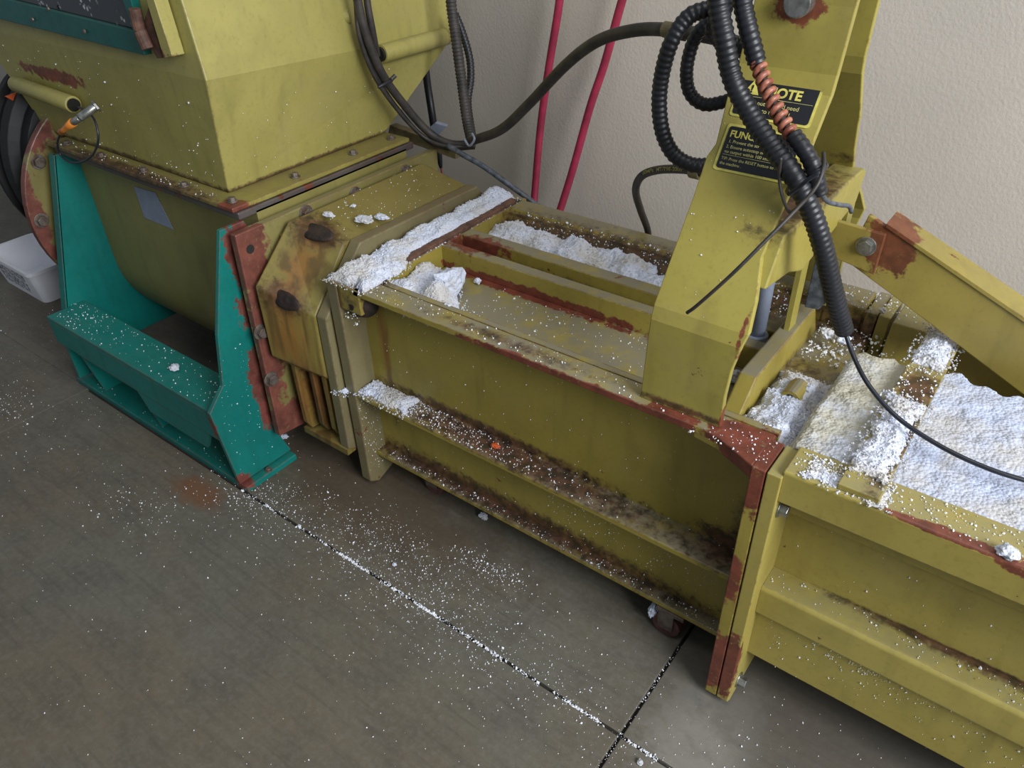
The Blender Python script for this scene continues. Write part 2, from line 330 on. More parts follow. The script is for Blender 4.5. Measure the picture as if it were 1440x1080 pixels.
# bolt hole modelled as a recessed dark washer
ef = obj('end_flange', ep, 'endplate', tr, .003)
obj('bolt_hole', MB().cyl((-1.6480, 1.028, .735), (-1.6470, 1.028, .735), .012, seg=18), 'gap', ef)
for y, z in ((.998, .50), (.992, .345), (1.22, .765), (1.40, .757), (1.61, .757)): bolt(tr, (-1.648, y, z), (1, 0, 0), .017, .014)
obj('reflective_tape', MB().slab([at(188, 262, y=1.103), at(218, 271, y=1.103), at(244, 323, y=1.103), at(203, 306, y=1.103)], (0, .001, 0)), 'tape', tr)
rf = MB().cyl((-2.755, 1.31, .56), (-2.725, 1.31, .56), .385, seg=64)
obj('round_flange', rf, 'endplate', tr, .004)
obj('drum_neck', MB().cyl((-2.73, 1.34, .56), (-2.647, 1.34, .56), .325, seg=48), 'endplate', tr, .003)
for a in (2.55, 3.1, 3.7): bolt(tr, (-2.725, 1.31+.352*math.cos(a), .56+.352*math.sin(a)), (1, 0, 0), .018, .014)

# ------------------------------------------------------------------ stand
st = thing('support_stand', 'teal welded steel support stand with a shelf beam, chipped paint, under the hopper', 'stand', (-2.16, 1.38, 0))
def endpoly():
    fy = [(.985, .80), (.90, .52), (.872, .37), (.812, .31), (.835, .03), (1.03, .03), (.985, .16), (1.0, .20), (1.10, .24)]
    return fy + [(2.80-y, z) for y, z in reversed(fy)]
def mir(fy): return fy + [(2.80-y, z) for y, z in reversed(fy)]
obj('end_plate', MB().prism([(.985, .79), (.90, .52), (.872, .37), (.812, .31), (.835, .03), (1.03, .03), (.985, .16), (1.0, .20), (1.10, .24), (1.60, .24), (1.75, .16), (1.75, .022), (1.92, .022), (1.90, .35), (1.70, .62), (1.10, .68), (1.06, .79)], 'x', -1.71, -1.696), 'teal', st, .002)
obj('end_plate', MB().prism(mir([(1.036, .79), (.888, .286), (.846, .272), (.842, .03), (1.05, .03), (1.05, .10)]), 'x', -2.645, -2.631), 'teal', st, .002)
obj('edge_strip', MB().slab([(-2.668, 1.036, .79), (-2.631, 1.034, .79), (-2.631, .886, .286), (-2.668, .888, .286)], (0, .008, 0)), 'teal', st, .001)
obj('shelf_beam', MB().box(-2.63, -1.70, .822, .955, .288, .302).box(-2.63, -1.70, .822, .836, .20, .29), 'teal', st, .003)
obj('shelf_beam', MB().box(-2.63, -1.70, 1.85, 1.98, .288, .302), 'teal', st, .003)
obj('lower_panel', MB().prism([(-2.50, .20), (-1.76, .20), (-1.80, .13), (-2.10, .13), (-2.14, .195), (-2.5, .195)], 'y', .824, .834), 'teal', st)
obj('foot_plate', MB().box(-2.665, -1.675, .842, 1.03, .0, .022), 'teal', st, .003)
obj('foot_plate', MB().box(-2.665, -1.675, 1.77, 1.95, .0, .022), 'teal', st, .003)
for x in (-2.15, -2.50): obj('gusset', MB().prism([(.83, .19), (.95, .19), (.95, .022), (.86, .022)], 'x', x-.005, x+.005), 'teal', st, .001)
bolt(st, (-1.685, .93, .022), (0, 0, 1), .009, .006)

# ------------------------------------------------------------------ drive motor
mo = thing('drive_motor', 'black drive motor casing with an orange patch behind the left end of the hopper', 'motor', (-3.2, 1.33, 0))
mb = MB(); cy, cz = 1.34, .67
def ring(x, r): return [(x, cy+r*math.cos(a), cz+r*math.sin(a)) for a in [2*math.pi*i/48 for i in range(48)]]
obj('motor_casing', MB().rings([ring(-2.79, .28), ring(-2.80, .33), ring(-2.84, .335), ring(-2.85, .37), ring(-2.89, .375), ring(-2.90, .36), ring(-3.02, .36), ring(-3.04, .30), ring(-3.20, .28)]), 'motor', mo, .003)
obj('cooling_ring', MB().rings([ring(-2.94, .35), ring(-2.94, .38), ring(-2.96, .38), ring(-2.96, .35)]), 'motor', mo)
obj('warning_stripe', tube(MB(), [at(22, 172, x=-2.90), at(34, 166, x=-2.90), at(50, 163, x=-2.90)], .003, 6), 'labelyellow', mo)
obj('cover_flap', MB().slab([at(8, 136, x=-2.86), at(24, 130, x=-2.86), at(44, 156, x=-2.86), at(36, 152, x=-2.86)], (-.01, 0, 0)), 'orangedull', mo, .001)['label'] = 'orange painted flap on the black casing'
obj('motor_foot', MB().box(-3.10, -2.95, 1.45, 1.75, 0, .40), 'motor', mo, .01)
obj('terminal_box', MB().box(-3.35, -3.0, 1.2, 1.6, .98, 1.25), 'motor', mo, .01)

# ------------------------------------------------------------------ chamber
cc = thing('compression_chamber', 'stained olive octagonal compression chamber between trough flange and pressing channel', 'chamber', (-1.55, 1.4, .14))
L = [(1.142, .775), (1.0, .645), (.998, .43), (1.06, .36), (1.80, .36), (1.84, .62), (1.66, .775)]
R = [(1.196, .728), (1.061, .572), (1.052, .385), (1.10, .33), (1.76, .33), (1.80, .58), (1.69, .728)]
obj('octagon_body', MB().rings([[(-1.625, y, z) for y, z in L], [(-1.478, y, z) for y, z in R]]), 'chamber', cc, .004)
obj('neck_block', MB().box(-1.648, -1.62, 1.12, 1.66, .25, .74), 'chamber', cc, .003)
cp = [(1.215, .735), (1.062, .578), (1.056, .14), (1.12, .105), (1.80, .105), (1.80, .60), (1.70, .728)]
obj('collar_plate', MB().prism(cp, 'x', -1.475, -1.438), 'collar', cc, .004)
obj('lower_panel', MB().box(-1.63, -1.47, 1.13, 1.15, .13, .42), 'chamber', cc)
for x, y in ((-1.600, 1.04), (-1.552, 1.06), (-1.505, 1.065)): obj('rib', MB().prism([(y, .44), (1.14, .44), (1.14, .145), (y+.015, .15), (y, .18)], 'x', x-.009, x+.009), 'chamber', cc, .003)
obj('floor_panel', MB().box(-1.63, -1.44, 1.05, 1.78, .12, .14), 'chamber', cc)
def weld(c, n, lx, ly, lz, rot):
    mb = MB(); rr = []
    import bmesh
    bm = bmesh.new(); bmesh.ops.create_icosphere(bm, subdivisions=3, radius=1)
    for v in bm.verts:
        v.co = Vector((v.co.x*lx, v.co.y*ly, v.co.z*lz)); v.co += Vector(noise.noise_vector(v.co*60))*.0018
        v.co = Matrix.Rotation(rot, 3, 'X') @ v.co + Vector(c)
    mb.add([v.co for v in bm.verts], [[q.index for q in f.verts] for f in bm.faces]); bm.free(); return mb
obj('weld_scar', weld((-1.555, 1.170, .752), 0, .068, .026, .009, .40), 'scar', cc, 0, True)['label'] = 'dark burnt weld across the upper chamfer edge'
obj('weld_scar', weld((-1.55, 1.030, .615), 0, .060, .024, .009, 1.15), 'scar', cc, 0, True)['label'] = 'dark burnt weld at the lower chamfer edge'

# ------------------------------------------------------------------ pressing channel
pc = thing('press_channel', 'long rusty olive pressing channel in the middle with two rails in its open top', 'press channel', (-.85, 1.43, 0))
obj('end_plate', MB().prism([(1.078, .02), (1.11, .0), (1.19, .03), (1.75, .03), (1.78, .06), (1.78, .69), (1.078, .69)], 'x', -1.43, -1.392), 'collar', pc, .004)
X0, X1 = -1.395, -.285
obj('side_web', MB().box(X0, X1, 1.155, 1.172, .10, .68), 'channel', pc)
obj('side_web', MB().box(X0, X1, 1.688, 1.705, .10, .68), 'channel', pc)
obj('top_lip', MB().prism([(1.08, .674), (1.08, .69), (1.140, .69), (1.168, .628), (1.155, .620), (1.12, .674)], 'x', X0+.06, X1), 'channel', pc, .002)
obj('top_lip', MB().prism([(1.78, .60), (1.78, .672), (1.765, .69), (1.70, .69), (1.66, .628), (1.665, .615)], 'x', X0+.06, X1-.11), 'channel', pc, .006)
obj('middle_ledge', MB().box(X0, X1, 1.08, 1.158, .334, .350), 'channel', pc, .003)
obj('bottom_ledge', MB().box(X0, X1, 1.118, 1.158, .100, .114), 'channel', pc, .003)
obj('bottom_plate', MB().box(X0, X1, 1.155, 1.70, .10, .112), 'channel', pc)
obj('recess_floor', MB().box(X0+.09, X1+.02, 1.160, 1.68, .612, .630), 'channel', pc)
obj('rail_bar', MB().box(-1.33, -.405, 1.390, 1.425, .629, .690), 'channel', pc, .003)
obj('rail_bar', MB().box(-1.33, -.405, 1.475, 1.52, .629, .690), 'channel', pc, .003)
obj('head_plate', MB().box(-1.395, -1.315, 1.08, 1.78, .62, .690), 'channel', pc, .003)
obj('head_bar', MB().box(-1.345, -1.320, 1.12, 1.74, .688, .700), 'rustbar', pc, .002)
obj('cross_plate', MB().prism([(1.185, .629), (1.20, .655), (1.262, .712), (1.59, .712), (1.64, .629)], 'x', -.412, -.375), 'channel', pc, .004)
fl_u = [(1.035, .02), (1.05, .008), (1.78, .008), (1.80, .02), (1.80, .684), (1.685, .684), (1.67, .60), (1.145, .60), (1.125, .69), (1.035, .69)]
obj('joint_flange', MB().prism(fl_u, 'x', -.288, -.2625), 'channel', pc, .002)
obj('corner_gusset', MB().slab([(-.42, 1.082, .6905), (-.37, 1.074, .6905), (-.32, 1.052, .6905), (-.287, 1.036, .6905), (-.287, 1.135, .6905), (-.42, 1.12, .6905)], (0, 0, -.03)), 'channel', pc, .003)
obj('weld_fillet', MB().prism([(-.30, .35), (-.2875, .335), (-.2875, .28), (-.292, .30)], 'y', 1.085, 1.155), 'channel', pc)
obj('weld_fillet', weld((-1.350, 1.115, .635), 0, .052, .036, .042, .2), 'scar', pc, 0, True)['label'] = 'burnt and foam-dusted weld in the upper corner'
# lug in the recess near the joint
la = at(1137, 548, z=.655); 
lg = MB(); lg.rings([[Vector((-.315+.022*math.cos(a)*k, 1.30+dy, .655+.024*math.sin(a)*k)) for k, aa in ((1, 1),) for a in [math.pi*i/10 for i in range(11)]]+[Vector((-.315+.014*math.cos(a), 1.30+dy, .655+.016*math.sin(a))) for a in [math.pi*i/10 for i in range(10, -1, -1)]] for dy in (0, .055)])
obj('bent_lug', lg, 'channel', pc, .001)
def caster(parent, x, y):
    c = obj('caster', MB().box(x-.035, x+.035, y-.03, y+.03, .088, .10).box(x-.03, x+.01, y-.028, y-.024, .03, .09).box(x-.03, x+.01, y+.024, y+.028, .03, .09), 'dullsteel', parent, .001)
    obj('wheel', MB().cyl((x-.01, y-.021, .036), (x-.01, y+.021, .036), .036, seg=28), 'caster', c, .003)
caster(pc, -.425, 1.145); caster(pc, -1.21, 1.185)

# ------------------------------------------------------------------ outlet channel
oc = thing('outlet_channel', 'olive outlet channel at the right, filled with compressed foam and crossed by a clamp bar', 'outlet channel', (.3, 1.43, 0))
OX0, OX1 = -.258, 1.3
obj('joint_flange', MB().prism(fl_u, 'x', -.260, -.234), 'outlet', oc, .002)
obj('top_beam', MB().prism([(1.042, .63), (1.042, .698), (1.046, .702), (1.122, .702), (1.122, .55), (1.112, .55), (1.112, .63)], 'x', -.236, OX1), 'outlet', oc, .004)
obj('side_web', MB().box(-.236, OX1, 1.148, 1.165, .12, .66), 'outlet', oc)
obj('ledge_beam', MB().prism([(1.15, .362), (1.088, .362), (1.082, .355), (1.082, .285), (1.10, .27), (1.15, .27)], 'x', -.236, OX1), 'outlet', oc, .003)
obj('skirt_plate', MB().box(-.236, OX1, 1.100, 1.112, .13, .28), 'outlet', oc, .002)
obj('trough_floor', MB().box(-.234, OX1, 1.12, 1.66, .58, .60), 'outlet', oc)
obj('rear_wall', MB().prism([(1.60, .55), (1.66, .69), (1.78, .69), (1.78, .12), (1.75, .12), (1.75, .55)], 'x', -.225, OX1), 'outlet', oc, .003)
obj('rear_lip', MB().box(-.385, -.292, 1.685, 1.785, .60, .69), 'channel', pc, .006)
cb = obj('clamp_bar', MB().box(-.150, -.083, 1.050, 1.645, .702, .714).box(-.150, -.083, 1.052, 1.09, .70, .708), 'outlet', oc, .002)
bolt(oc, (-.234, 1.070, .592), (1, 0, 0), .014, .014, 'steel', 'shiny zinc bolt on the joint flange'); bolt(oc, (-.234, 1.085, .045), (1, 0, 0), .014, .016, 'steel', 'pale bolt at the foot of the flange')

# ------------------------------------------------------------------ tower
tw = thing('cylinder_tower', 'tall yellow two-plate cylinder tower with black warning labels, standing astride the channel', 'tower', (-.45, 1.43, .69))
rows = [(.690, 1.10, -.544, -.377), (.76, 1.10, -.542, -.378), (.82, 1.10, -.540, -.374), (.870, 1.10, -.538, -.364), (.895, 1.108, -.538, -.358), (.94, 1.140, -.538, -.366), (1.0, 1.182, -.538, -.384), (1.06, 1.224, -.538, -.381), (1.12, 1.266, -.540, -.375), (1.14, 1.28, -.532, -.372), (1.23, 1.343, -.545, -.370), (1.26, 1.352, -.540, -.370), (1.36, 1.36, -.530, -.366), (1.60, 1.36, -.50, -.355)]
def tplate(rows, sgn):
    mb = MB(); rg = []
    for z, y, xl, xr in rows:
        yy = y if sgn > 0 else 2.86-y
        o_ = .014*sgn
        rg.append([(xl, yy, z), (xr, yy, z), (xr, yy+o_, z), (xl, yy+o_, z)])
    return mb.rings(rg)
fp = obj('front_plate', tplate(rows, 1), 'tower', tw, .002)
rp = obj('rear_plate', tplate(rows, -1), 'tower', tw, .002)
obj('tie_beam', MB().prism([(1.215, 1.035), (1.165, .955), (1.28, .937), (1.364, .905), (1.66, .94), (1.685, 1.0), (1.66, 1.012)], 'x', -.425, -.362), 'tower', tw, .003)
mb = MB(); mb.cyl((-.451, 1.335, 1.362), (-.451, 1.36, 1.362), .022, seg=28); obj('pivot_pin', mb, 'steel', tw, .002)['label'] = 'round zinc head of the pivot pin'
mb = MB().cyl((-.451, 1.37, 1.362), (-.451, 1.53, 1.362), .02, seg=20); obj('pin_shaft', mb, 'dullsteel', tw)
lug = [at(1168, 308, y=1.545), at(1245, 331, y=1.545), at(1229, 387, y=1.545), at(1166, 360, y=1.545)]
obj('arm_lug', MB().slab(lug, (0, .012, 0)), 'arm', tw, .002)
bolt(tw, at(1218, 346, y=1.545), (0, -1, 0), .015, .010, 'steel', 'zinc bolt in the arm lug')
obj('hanger_plate', MB().box(-.40, -.388, 1.46, 1.50, .70, .95), 'tower', tw, .001)
obj('hanger_plate', MB().box(-.375, -.365, 1.63, 1.67, .70, .95), 'tower', tw, .001)
# labels on the slanted face of the front plate
N = Vector((0, -1, .7)).normalized(); U = Vector((1, 0, 0)); V = Vector((0, .7, 1)).normalized()
def onp(x, z): return Vector((x, 1.1+.7*(z-.883), z))
def rrect(x0, x1, z0, z1, r, d, th):
    pts = []
    for cx, cz, a0 in ((x1-r, z1-r*.8, 0), (x0+r, z1-r*.8, 90), (x0+r, z0+r*.8, 180), (x1-r, z0+r*.8, 270)):
        for k in range(5):
            a = math.radians(a0+22.5*k); pts.append(onp(cx+r*math.cos(a), cz+r*.82*math.sin(a))+N*d)
    return MB().slab(pts, -N*th)
def text(s, x, z, size, parent, mat='labeltext', d=.0028, bold=0.0, name='lettering', shear=0):
    cu = bpy.data.curves.new(name, 'FONT'); cu.body = s; cu.size = size; cu.extrude = .0002; cu.offset = bold; cu.shear = shear
    to = bpy.data.objects.new('tmp', cu); COL.objects.link(to); bpy.context.view_layer.update()
    me = bpy.data.meshes.new_from_object(to.evaluated_get(bpy.context.evaluated_depsgraph_get())); bpy.data.objects.remove(to)
    R3 = Matrix((U, V, N)).transposed(); p = onp(x, z)+N*d
    me.transform(Matrix.Translation(p) @ R3.to_4x4()); me.materials.clear(); me.materials.append(M[mat])
    o = bpy.data.objects.new(name, me); COL.objects.link(o); o.parent = parent; return o
lb = obj('warning_label', rrect(-.527, -.386, 1.183, 1.243, .006, .0012, .001), 'labelyellow', tw); lb['label'] = 'black and yellow NOTE label'
obj('label_panel', rrect(-.523, -.390, 1.1865, 1.2395, .005, .0018, .001), 'labelblack', lb)
tri = [onp(-.516, 1.216)+N*.0024, onp(-.488, 1.216)+N*.0024, onp(-.502, 1.237)+N*.0024]
wt = obj('warning_triangle', MB().slab(tri, -N*.0005), 'labelyellow', lb)
text('!', -.5045, 1.2185, .018, lb, 'labelblack', .003, .0006)
text('NOTE', -.4760, 1.2170, .0225, lb, 'labelyellow', .0024, .0007)
obj('rule_line', MB().slab([onp(-.52, 1.213)+N*.0024, onp(-.393, 1.213)+N*.0024, onp(-.393, 1.2135)+N*.0024, onp(-.52, 1.2135)+N*.0024], -N*.0005), 'labeltext', lb)
text('Before put opened need', -.516, 1.2025, .0105, lb); text('device into motion !', -.510, 1.1925, .0105, lb)
lb = obj('warning_label', rrect(-.522, -.386, 1.105, 1.172, .006, .0012, .001), 'labelyellow', tw); lb['label'] = 'black and yellow FUNCTION label'
obj('label_panel', rrect(-.517, -.390, 1.1085, 1.1685, .005, .0018, .001), 'labelblack', lb)
text('FUNCTION', -.512, 1.1535, .0165, lb, 'labelyellow', .0024, .0004)
text('1. Prevent the screw blocked', -.510, 1.1450, .0078, lb); text('2. Ensure autostop of the motor', -.511, 1.1375, .0078, lb); text('no output within 100 sec.', -.511, 1.1305, .0078, lb)
obj('rule_line', MB().slab([onp(-.513, 1.1280)+N*.0024, onp(-.394, 1.1280)+N*.0024, onp(-.394, 1.1284)+N*.0024, onp(-.513, 1.1284)+N*.0024], -N*.0005), 'labeltext', lb)
text('TIP: Press the RESET button to run', -.512, 1.1205, .0074, lb); text('the machine .', -.512, 1.1135, .0074, lb)

# hydraulic cylinder between the plates
hc = thing('hydraulic_cylinder', 'slim steel cylinder rod standing in the channel between the tower plates', 'cylinder', (-.45, 1.43, .63))
obj('rod', MB().cyl((-.452, 1.45, .69), (-.452, 1.45, 1.02), .018, seg=24), 'tape', hc, 0, True)
obj('barrel', MB().cyl((-.452, 1.43, 1.0), (-.452, 1.43, 1.5), .045, seg=32), 'motor', hc, .003, True)
obj('rod_foot', MB().cyl((-.452, 1.45, .63), (-.452, 1.45, .69), .026, seg=24), 'tape', hc, .002, True)
gb = thing('locking_dog', 'dark grey tapered steel block hanging beside the thick black conduit', 'block', (-.34, 1.5, .8))
obj('grey_block', MB().slab([at(1146, 366, y=1.53), at(1152, 366, y=1.53), at(1163, 425, y=1.53), at(1150, 436, y=1.53), at(1131, 432, y=1.53)], (0, .03, 0)), 'graycable', gb, .002)
obj('steel_tip', MB().slab([at(1152, 366, y=1.525), at(1158, 375, y=1.525), at(1168, 420, y=1.525), at(1163, 430, y=1.525)], (0, .03, 0)), 'steel', gb, .002)

# ------------------------------------------------------------------ lever arm
la = thing('lever_arm', 'long ochre steel lever arm sloping down to the right from the tower lug', 'arm', (.1, 1.57, .8))
YA = 1.565
ap = [at(1222, 302, y=YA), at(1246, 319, y=YA), at(1440, 452, y=YA), at(1900, 770, y=YA), at(1900, 905, y=YA), at(1440, 556, y=YA), at(1250, 412, y=YA), at(1188, 366, y=YA)]
obj('arm_plate', MB().slab(ap, (0, .012, 0)), 'arm', la, .002)
tp = [ap[0], ap[1], ap[2], ap[3]]
mb = MB()
for a, b in zip(tp[1:], tp[2:]):
    mb.slab([a+Vector((0, -.004, 0)), b+Vector((0, -.004, 0)), b+Vector((0, .07, 0)), a+Vector((0, .07, 0))], (0, 0, .009))
obj('arm_flange', mb, 'arm', la, .001)

# ------------------------------------------------------------------ hoses and cables
def hose(name, label, cat, pts, r, mat, group=None, corr=0.0, extra=None, seg=14, taper=None):
    o = obj(name, tube(MB(), pts, r, seg, corr, None if corr else .012, taper), mat, None, 0, True)
    tag(o, label, cat, group); return o
hose('red_hose', 'dark pink hose hanging straight down the wall, the left one', 'hose', [at(790, -60, y=2.24), at(787, 0, y=2.24), at(771, 100, y=2.24), at(760, 180, y=2.23), at(752, 272, y=2.2), at(748, 330, y=2.15)], .0135, 'red')
hose('red_hose', 'dark pink hose slanting down the wall, the right one', 'hose', [at(892, -50, y=2.24), at(875, 0, y=2.24), at(850, 90, y=2.24), at(830, 150, y=2.23), at(805, 240, y=2.2), at(783, 310, y=2.15)], .0135, 'red')
A = [at(1012, -60, y=1.24), at(1010, 0, y=1.245), at(1018, 50, y=1.245), at(1030, 110, y=1.25), at(1055, 160, y=1.24), at(1085, 205, y=1.22), at(1115, 245, y=1.20), at(1140, 295, y=1.21), at(1158, 350, y=1.23), at(1172, 410, y=1.27), at(1187, 464, y=1.32)]
cdt = hose('corrugated_conduit', 'thick black corrugated conduit hanging in front of the labels down to the foam', 'conduit', A, .0165, 'conduit', corr=.048)
hose('thin_cable', 'thin dark cable leaving the conduit end and lying over the foam blocks', 'cable', [at(1186, 460, y=1.32), at(1200, 500, y=1.30), at(1222, 542, y=1.26), at(1262, 587, z=.745), at(1320, 626, z=.735), at(1380, 655, z=.73), at(1440, 675, z=.725), at(1560, 705, z=.715)], .0042, 'thincable')
hose('corrugated_conduit', 'black corrugated conduit at the tower edge, ending above the orange-brown wrapping', 'conduit', [at(1040, -60, y=1.27), at(1044, 0, y=1.275), at(1052, 40, y=1.275), at(1064, 86, y=1.285)], .0150, 'conduit', corr=.048)
W = path([at(1064, 84, y=1.285), at(1075, 115, y=1.27), at(1090, 150, y=1.255), at(1108, 182, y=1.24), at(1122, 200, y=1.225)])
wr = thing('wrapped_wire_bundle', 'dark wires wound in a loose orange-brown spiral wrap over the NOTE label', 'cable wrap', W[0])
obj('inner_wires', tube(MB(), resample(W, .01), .0065, 10, raw=True), 'rubber', wr, 0, True)
sp = []; WW = resample(W, .0012); nW = len(WW)
tn0 = (WW[-1]-WW[0]).normalized(); u0 = tn0.orthogonal().normalized(); q0 = tn0.cross(u0)
for i, p in enumerate(WW):
    a = i*.0012/.0145*2*math.pi; sp.append(p+(u0*math.cos(a)+q0*math.sin(a))*.0092)
obj('spiral_wrap', tube(MB(), sp, .0050, 8, raw=True), 'copper', wr, 0, True)
hose('corrugated_conduit', 'short black corrugated conduit below the orange-brown wrapping, tied to the thick conduit', 'conduit', [at(1116, 190, y=1.225), at(1132, 212, y=1.215), at(1146, 240, y=1.21), at(1152, 272, y=1.22)], .0130, 'conduit', corr=.048)
hose('grey_lead', 'short grey lead with a plug end beside the tie beam', 'cable', [at(1150, 262, y=1.24), at(1162, 282, y=1.28), at(1180, 288, y=1.33), at(1194, 290, y=1.38), at(1197, 298, y=1.40)], .0040, 'graycable')
hose('corrugated_conduit', 'large outer loop of black corrugated conduit left of the tower', 'conduit', [at(1030, -10, y=1.40), at(1002, 10, y=1.38), at(968, 24, y=1.36), at(942, 64, y=1.34), at(928, 125, y=1.34), at(930, 178, y=1.34), at(945, 214, y=1.35), at(970, 231, y=1.36), at(1000, 232, y=1.38), at(1030, 225, y=1.42)], .0145, 'conduit', corr=.048)
hose('corrugated_conduit', 'smaller loop of black corrugated conduit inside the large loop', 'conduit', [at(1020, 0, y=1.43), at(1003, 25, y=1.42), at(978, 52, y=1.41), at(966, 95, y=1.41), at(970, 130, y=1.42), at(992, 147, y=1.43), at(1030, 140, y=1.45)], .0125, 'conduit', corr=.048)
hose('corrugated_conduit', 'short black corrugated conduit crossing behind the thick conduit near the hose fitting', 'conduit', [at(1034, -40, y=1.33), at(1018, 12, y=1.35), at(1004, 46, y=1.37), at(1030, 62, y=1.40), at(1060, 66, y=1.42)], .0150, 'conduit', corr=.048)
hh = thing('hydraulic_hose', 'long thick black rubber hose arching across the wall from the cable bundle to the tower', 'hose', at(840, 55, y=1.6))
obj('hose', tube(MB(), [at(1085, 62, y=1.50), at(1045, 62, y=1.48), at(1000, 52, y=1.50), at(940, 42, y=1.52), at(890, 43, y=1.56), at(840, 58, y=1.60), at(795, 92, y=1.64), at(745, 145, y=1.68), at(705, 182, y=1.70), at(664, 198, y=1.72)], .0135, 16, 0, .012), 'dustrubber', hh, 0, True)
obj('brass_ferrule', MB().cyl(at(934, 41, y=1.519), at(950, 44, y=1.515), .0155, seg=20), 'bracket', hh, .001)
obj('fitting', MB().cyl(at(950, 44, y=1.515), at(964, 47, y=1.51), .0165, seg=6), 'motor', hh, .001)
obj('coupling', MB().cyl(at(1040, 60, y=1.47), at(1085, 68, y=1.49), .026, seg=20), 'motor', hh, .001)
K = [at(1030, 240, y=1.42), at(990, 242, y=1.44), at(960, 238, y=1.47), at(925, 239, y=1.52), at(902, 248, y=1.56), at(894, 268, y=1.62), at(901, 296, y=1.72), at(911, 325, y=1.84), at(914, 360, y=1.95)]
kh = thing('hydraulic_hose', 'thin black rubber hose with printed code bending down behind the channel rail', 'hose', K[2])
obj('hose', tube(MB(), K, .0095, 16, 0, .008), 'rubber', kh, 0, True)
obj('brass_ferrule', MB().cyl(at(972, 242, y=1.455), at(986, 245, y=1.445), .012, seg=20), 'bracket', kh, .001)
# printed code on the hose
kk = path(K, 24); 
def hose_text(s, px0, px1):
    cu = bpy.data.curves.new('c', 'FONT'); cu.body = s; cu.size = .0115; cu.offset = .0002; cu.extrude = .0001; cu.align_y = 'CENTER'
    to = bpy.data.objects.new('tmp', cu); COL.objects.link(to); bpy.context.view_layer.update()
    me = bpy.data.meshes.new_from_object(to.evaluated_get(bpy.context.evaluated_depsgraph_get())); bpy.data.objects.remove(to)
    a = at(px0, 240, y=1.545); b = at(px1, 238, y=1.465); Ux = (b-a).normalized(); Cv = (Vector((0, 0, CH))-(a+b)/2).normalized(); Vy = Cv.cross(Ux).normalized(); Nz = Ux.cross(Vy)
    xs = [v.co.x for v in me.vertices]; k = (b-a).length/max(xs)
    rr = .0106
    for v in me.vertices:
        u = v.co.x*k; th = v.co.y/rr; base = a.lerp(b, u/(b-a).length)
        # centre line of the hose at the same place
        j = min(range(len(kk)), key=lambda i: (kk[i]-base).length_squared); c = kk[j]
        if 0 < j < len(kk)-1:
            tdir = (kk[j+1]-kk[j-1]).normalized(); c = c+tdir*((base-c).dot(tdir))
        v.co = c+(Nz*math.cos(th)+Vy*math.sin(th))*rr
    me.materials.clear(); me.materials.append(M['labeltext']); o = bpy.data.objects.new('printed_code', me); COL.objects.link(o); o.parent = kh; o.matrix_parent_inverse = Matrix.Translation(-kh.location)
hose_text('60MPa  MT/T98-2006', 908, 966)
# bundle by the hopper
for lab, dx, dy, r, mt, k in (('thickest dusty black cable of the bundle hanging in front of the hopper', 0, 0, .0125, 'dustrubber', 0), ('thin black cable on the lower left side of the hopper bundle', -9, 8, .0065, 'rubber', .01), ('thin dark cable between the others in the hopper bundle', -3, 14, .0060, 'rubber', .012)):
    pts = [at(497+dx*.3, -50, x=-1.70-k), at(503+dx*.3, 0+dy*.3, x=-1.70-k), at(515+dx, 50+dy*.5, x=-1.70-k), at(538+dx, 105+dy*.8, x=-1.70-k), at(572+dx, 152+dy*.9, x=-1.69-k), at(603+dx*.8, 186+dy*.8, x=-1.66-k), at(632+dx*.5, 202+dy*.5, x=-1.60), at(668, 203+dy*.3, x=-1.53)]
    hose('bundle_cable', lab, 'cable', pts, r, mt)
hose('black_cable', 'black cable hanging straight down behind the bundle into the hopper tube end', 'cable', [at(513, -50, x=-1.70), at(516, 0, x=-1.70), at(523, 40, x=-1.70), at(530, 78, x=-1.72)], .010, 'rubber')
hose('corrugated_conduit', 'dusty corrugated conduit hanging before the wall just right of the hopper', 'conduit', [at(632, -60, y=1.88), at(634, 0, y=1.88), at(642, 60, y=1.86), at(650, 120, y=1.84), at(657, 170, y=1.80), at(664, 200, y=1.76)], .0155, 'dustrubber', corr=.06)
hose('corrugated_conduit', 'bluish black corrugated conduit bulging right of the dusty conduit', 'conduit', [at(640, 20, y=1.93), at(650, 45, y=1.93), at(660, 80, y=1.92), at(662, 110, y=1.90), at(658, 145, y=1.86), at(664, 190, y=1.80)], .0115, 'conduit', corr=.06)
dc = thing('cut_cable', 'blue-black cable with bare red wire end hanging below the hopper against the wall', 'cable', at(618, 235, y=2.0))
obj('sheath', tube(MB(), [at(588, -60, y=2.16), at(592, 0, y=2.14), at(596, 60, y=2.09), at(600, 110, y=2.03), at(606, 150, y=2.0), at(612, 190, y=2.0), at(618, 222, y=2.0), at(620, 236, y=2.0)], .013, 14, 0, .02, lambda t: 1 if t < .9 else 1-(t-.9)*6), 'conduit', dc, 0, True)
obj('bare_wire', tube(MB(), [at(620, 234, y=2.0), at(622, 252, y=2.0), at(623, 270, y=2.0)], .003, 8), 'redwire', dc, 0, True)['label'] = 'bare red wire'
hose('grey_cable', 'dusty grey cable running from the bracket down to the channel rail', 'cable', [at(630, 205, y=1.74), at(652, 218, y=1.74), at(680, 234, y=1.76), at(712, 257, y=1.79), at(745, 281, y=1.83), at(775, 305, y=1.87)], .0085, 'graycable')
br = thing('cable_bracket', 'dusty olive flat bracket carrying the cable bundle behind the hopper flange', 'bracket', at(600, 200, y=1.76))
obj('bracket_bar', MB().slab([at(548, 176, y=1.76), at(641, 208, y=1.76), at(640, 224, y=1.76), at(545, 190, y=1.76)], (0, .03, 0)), 'bracket', br, .002)
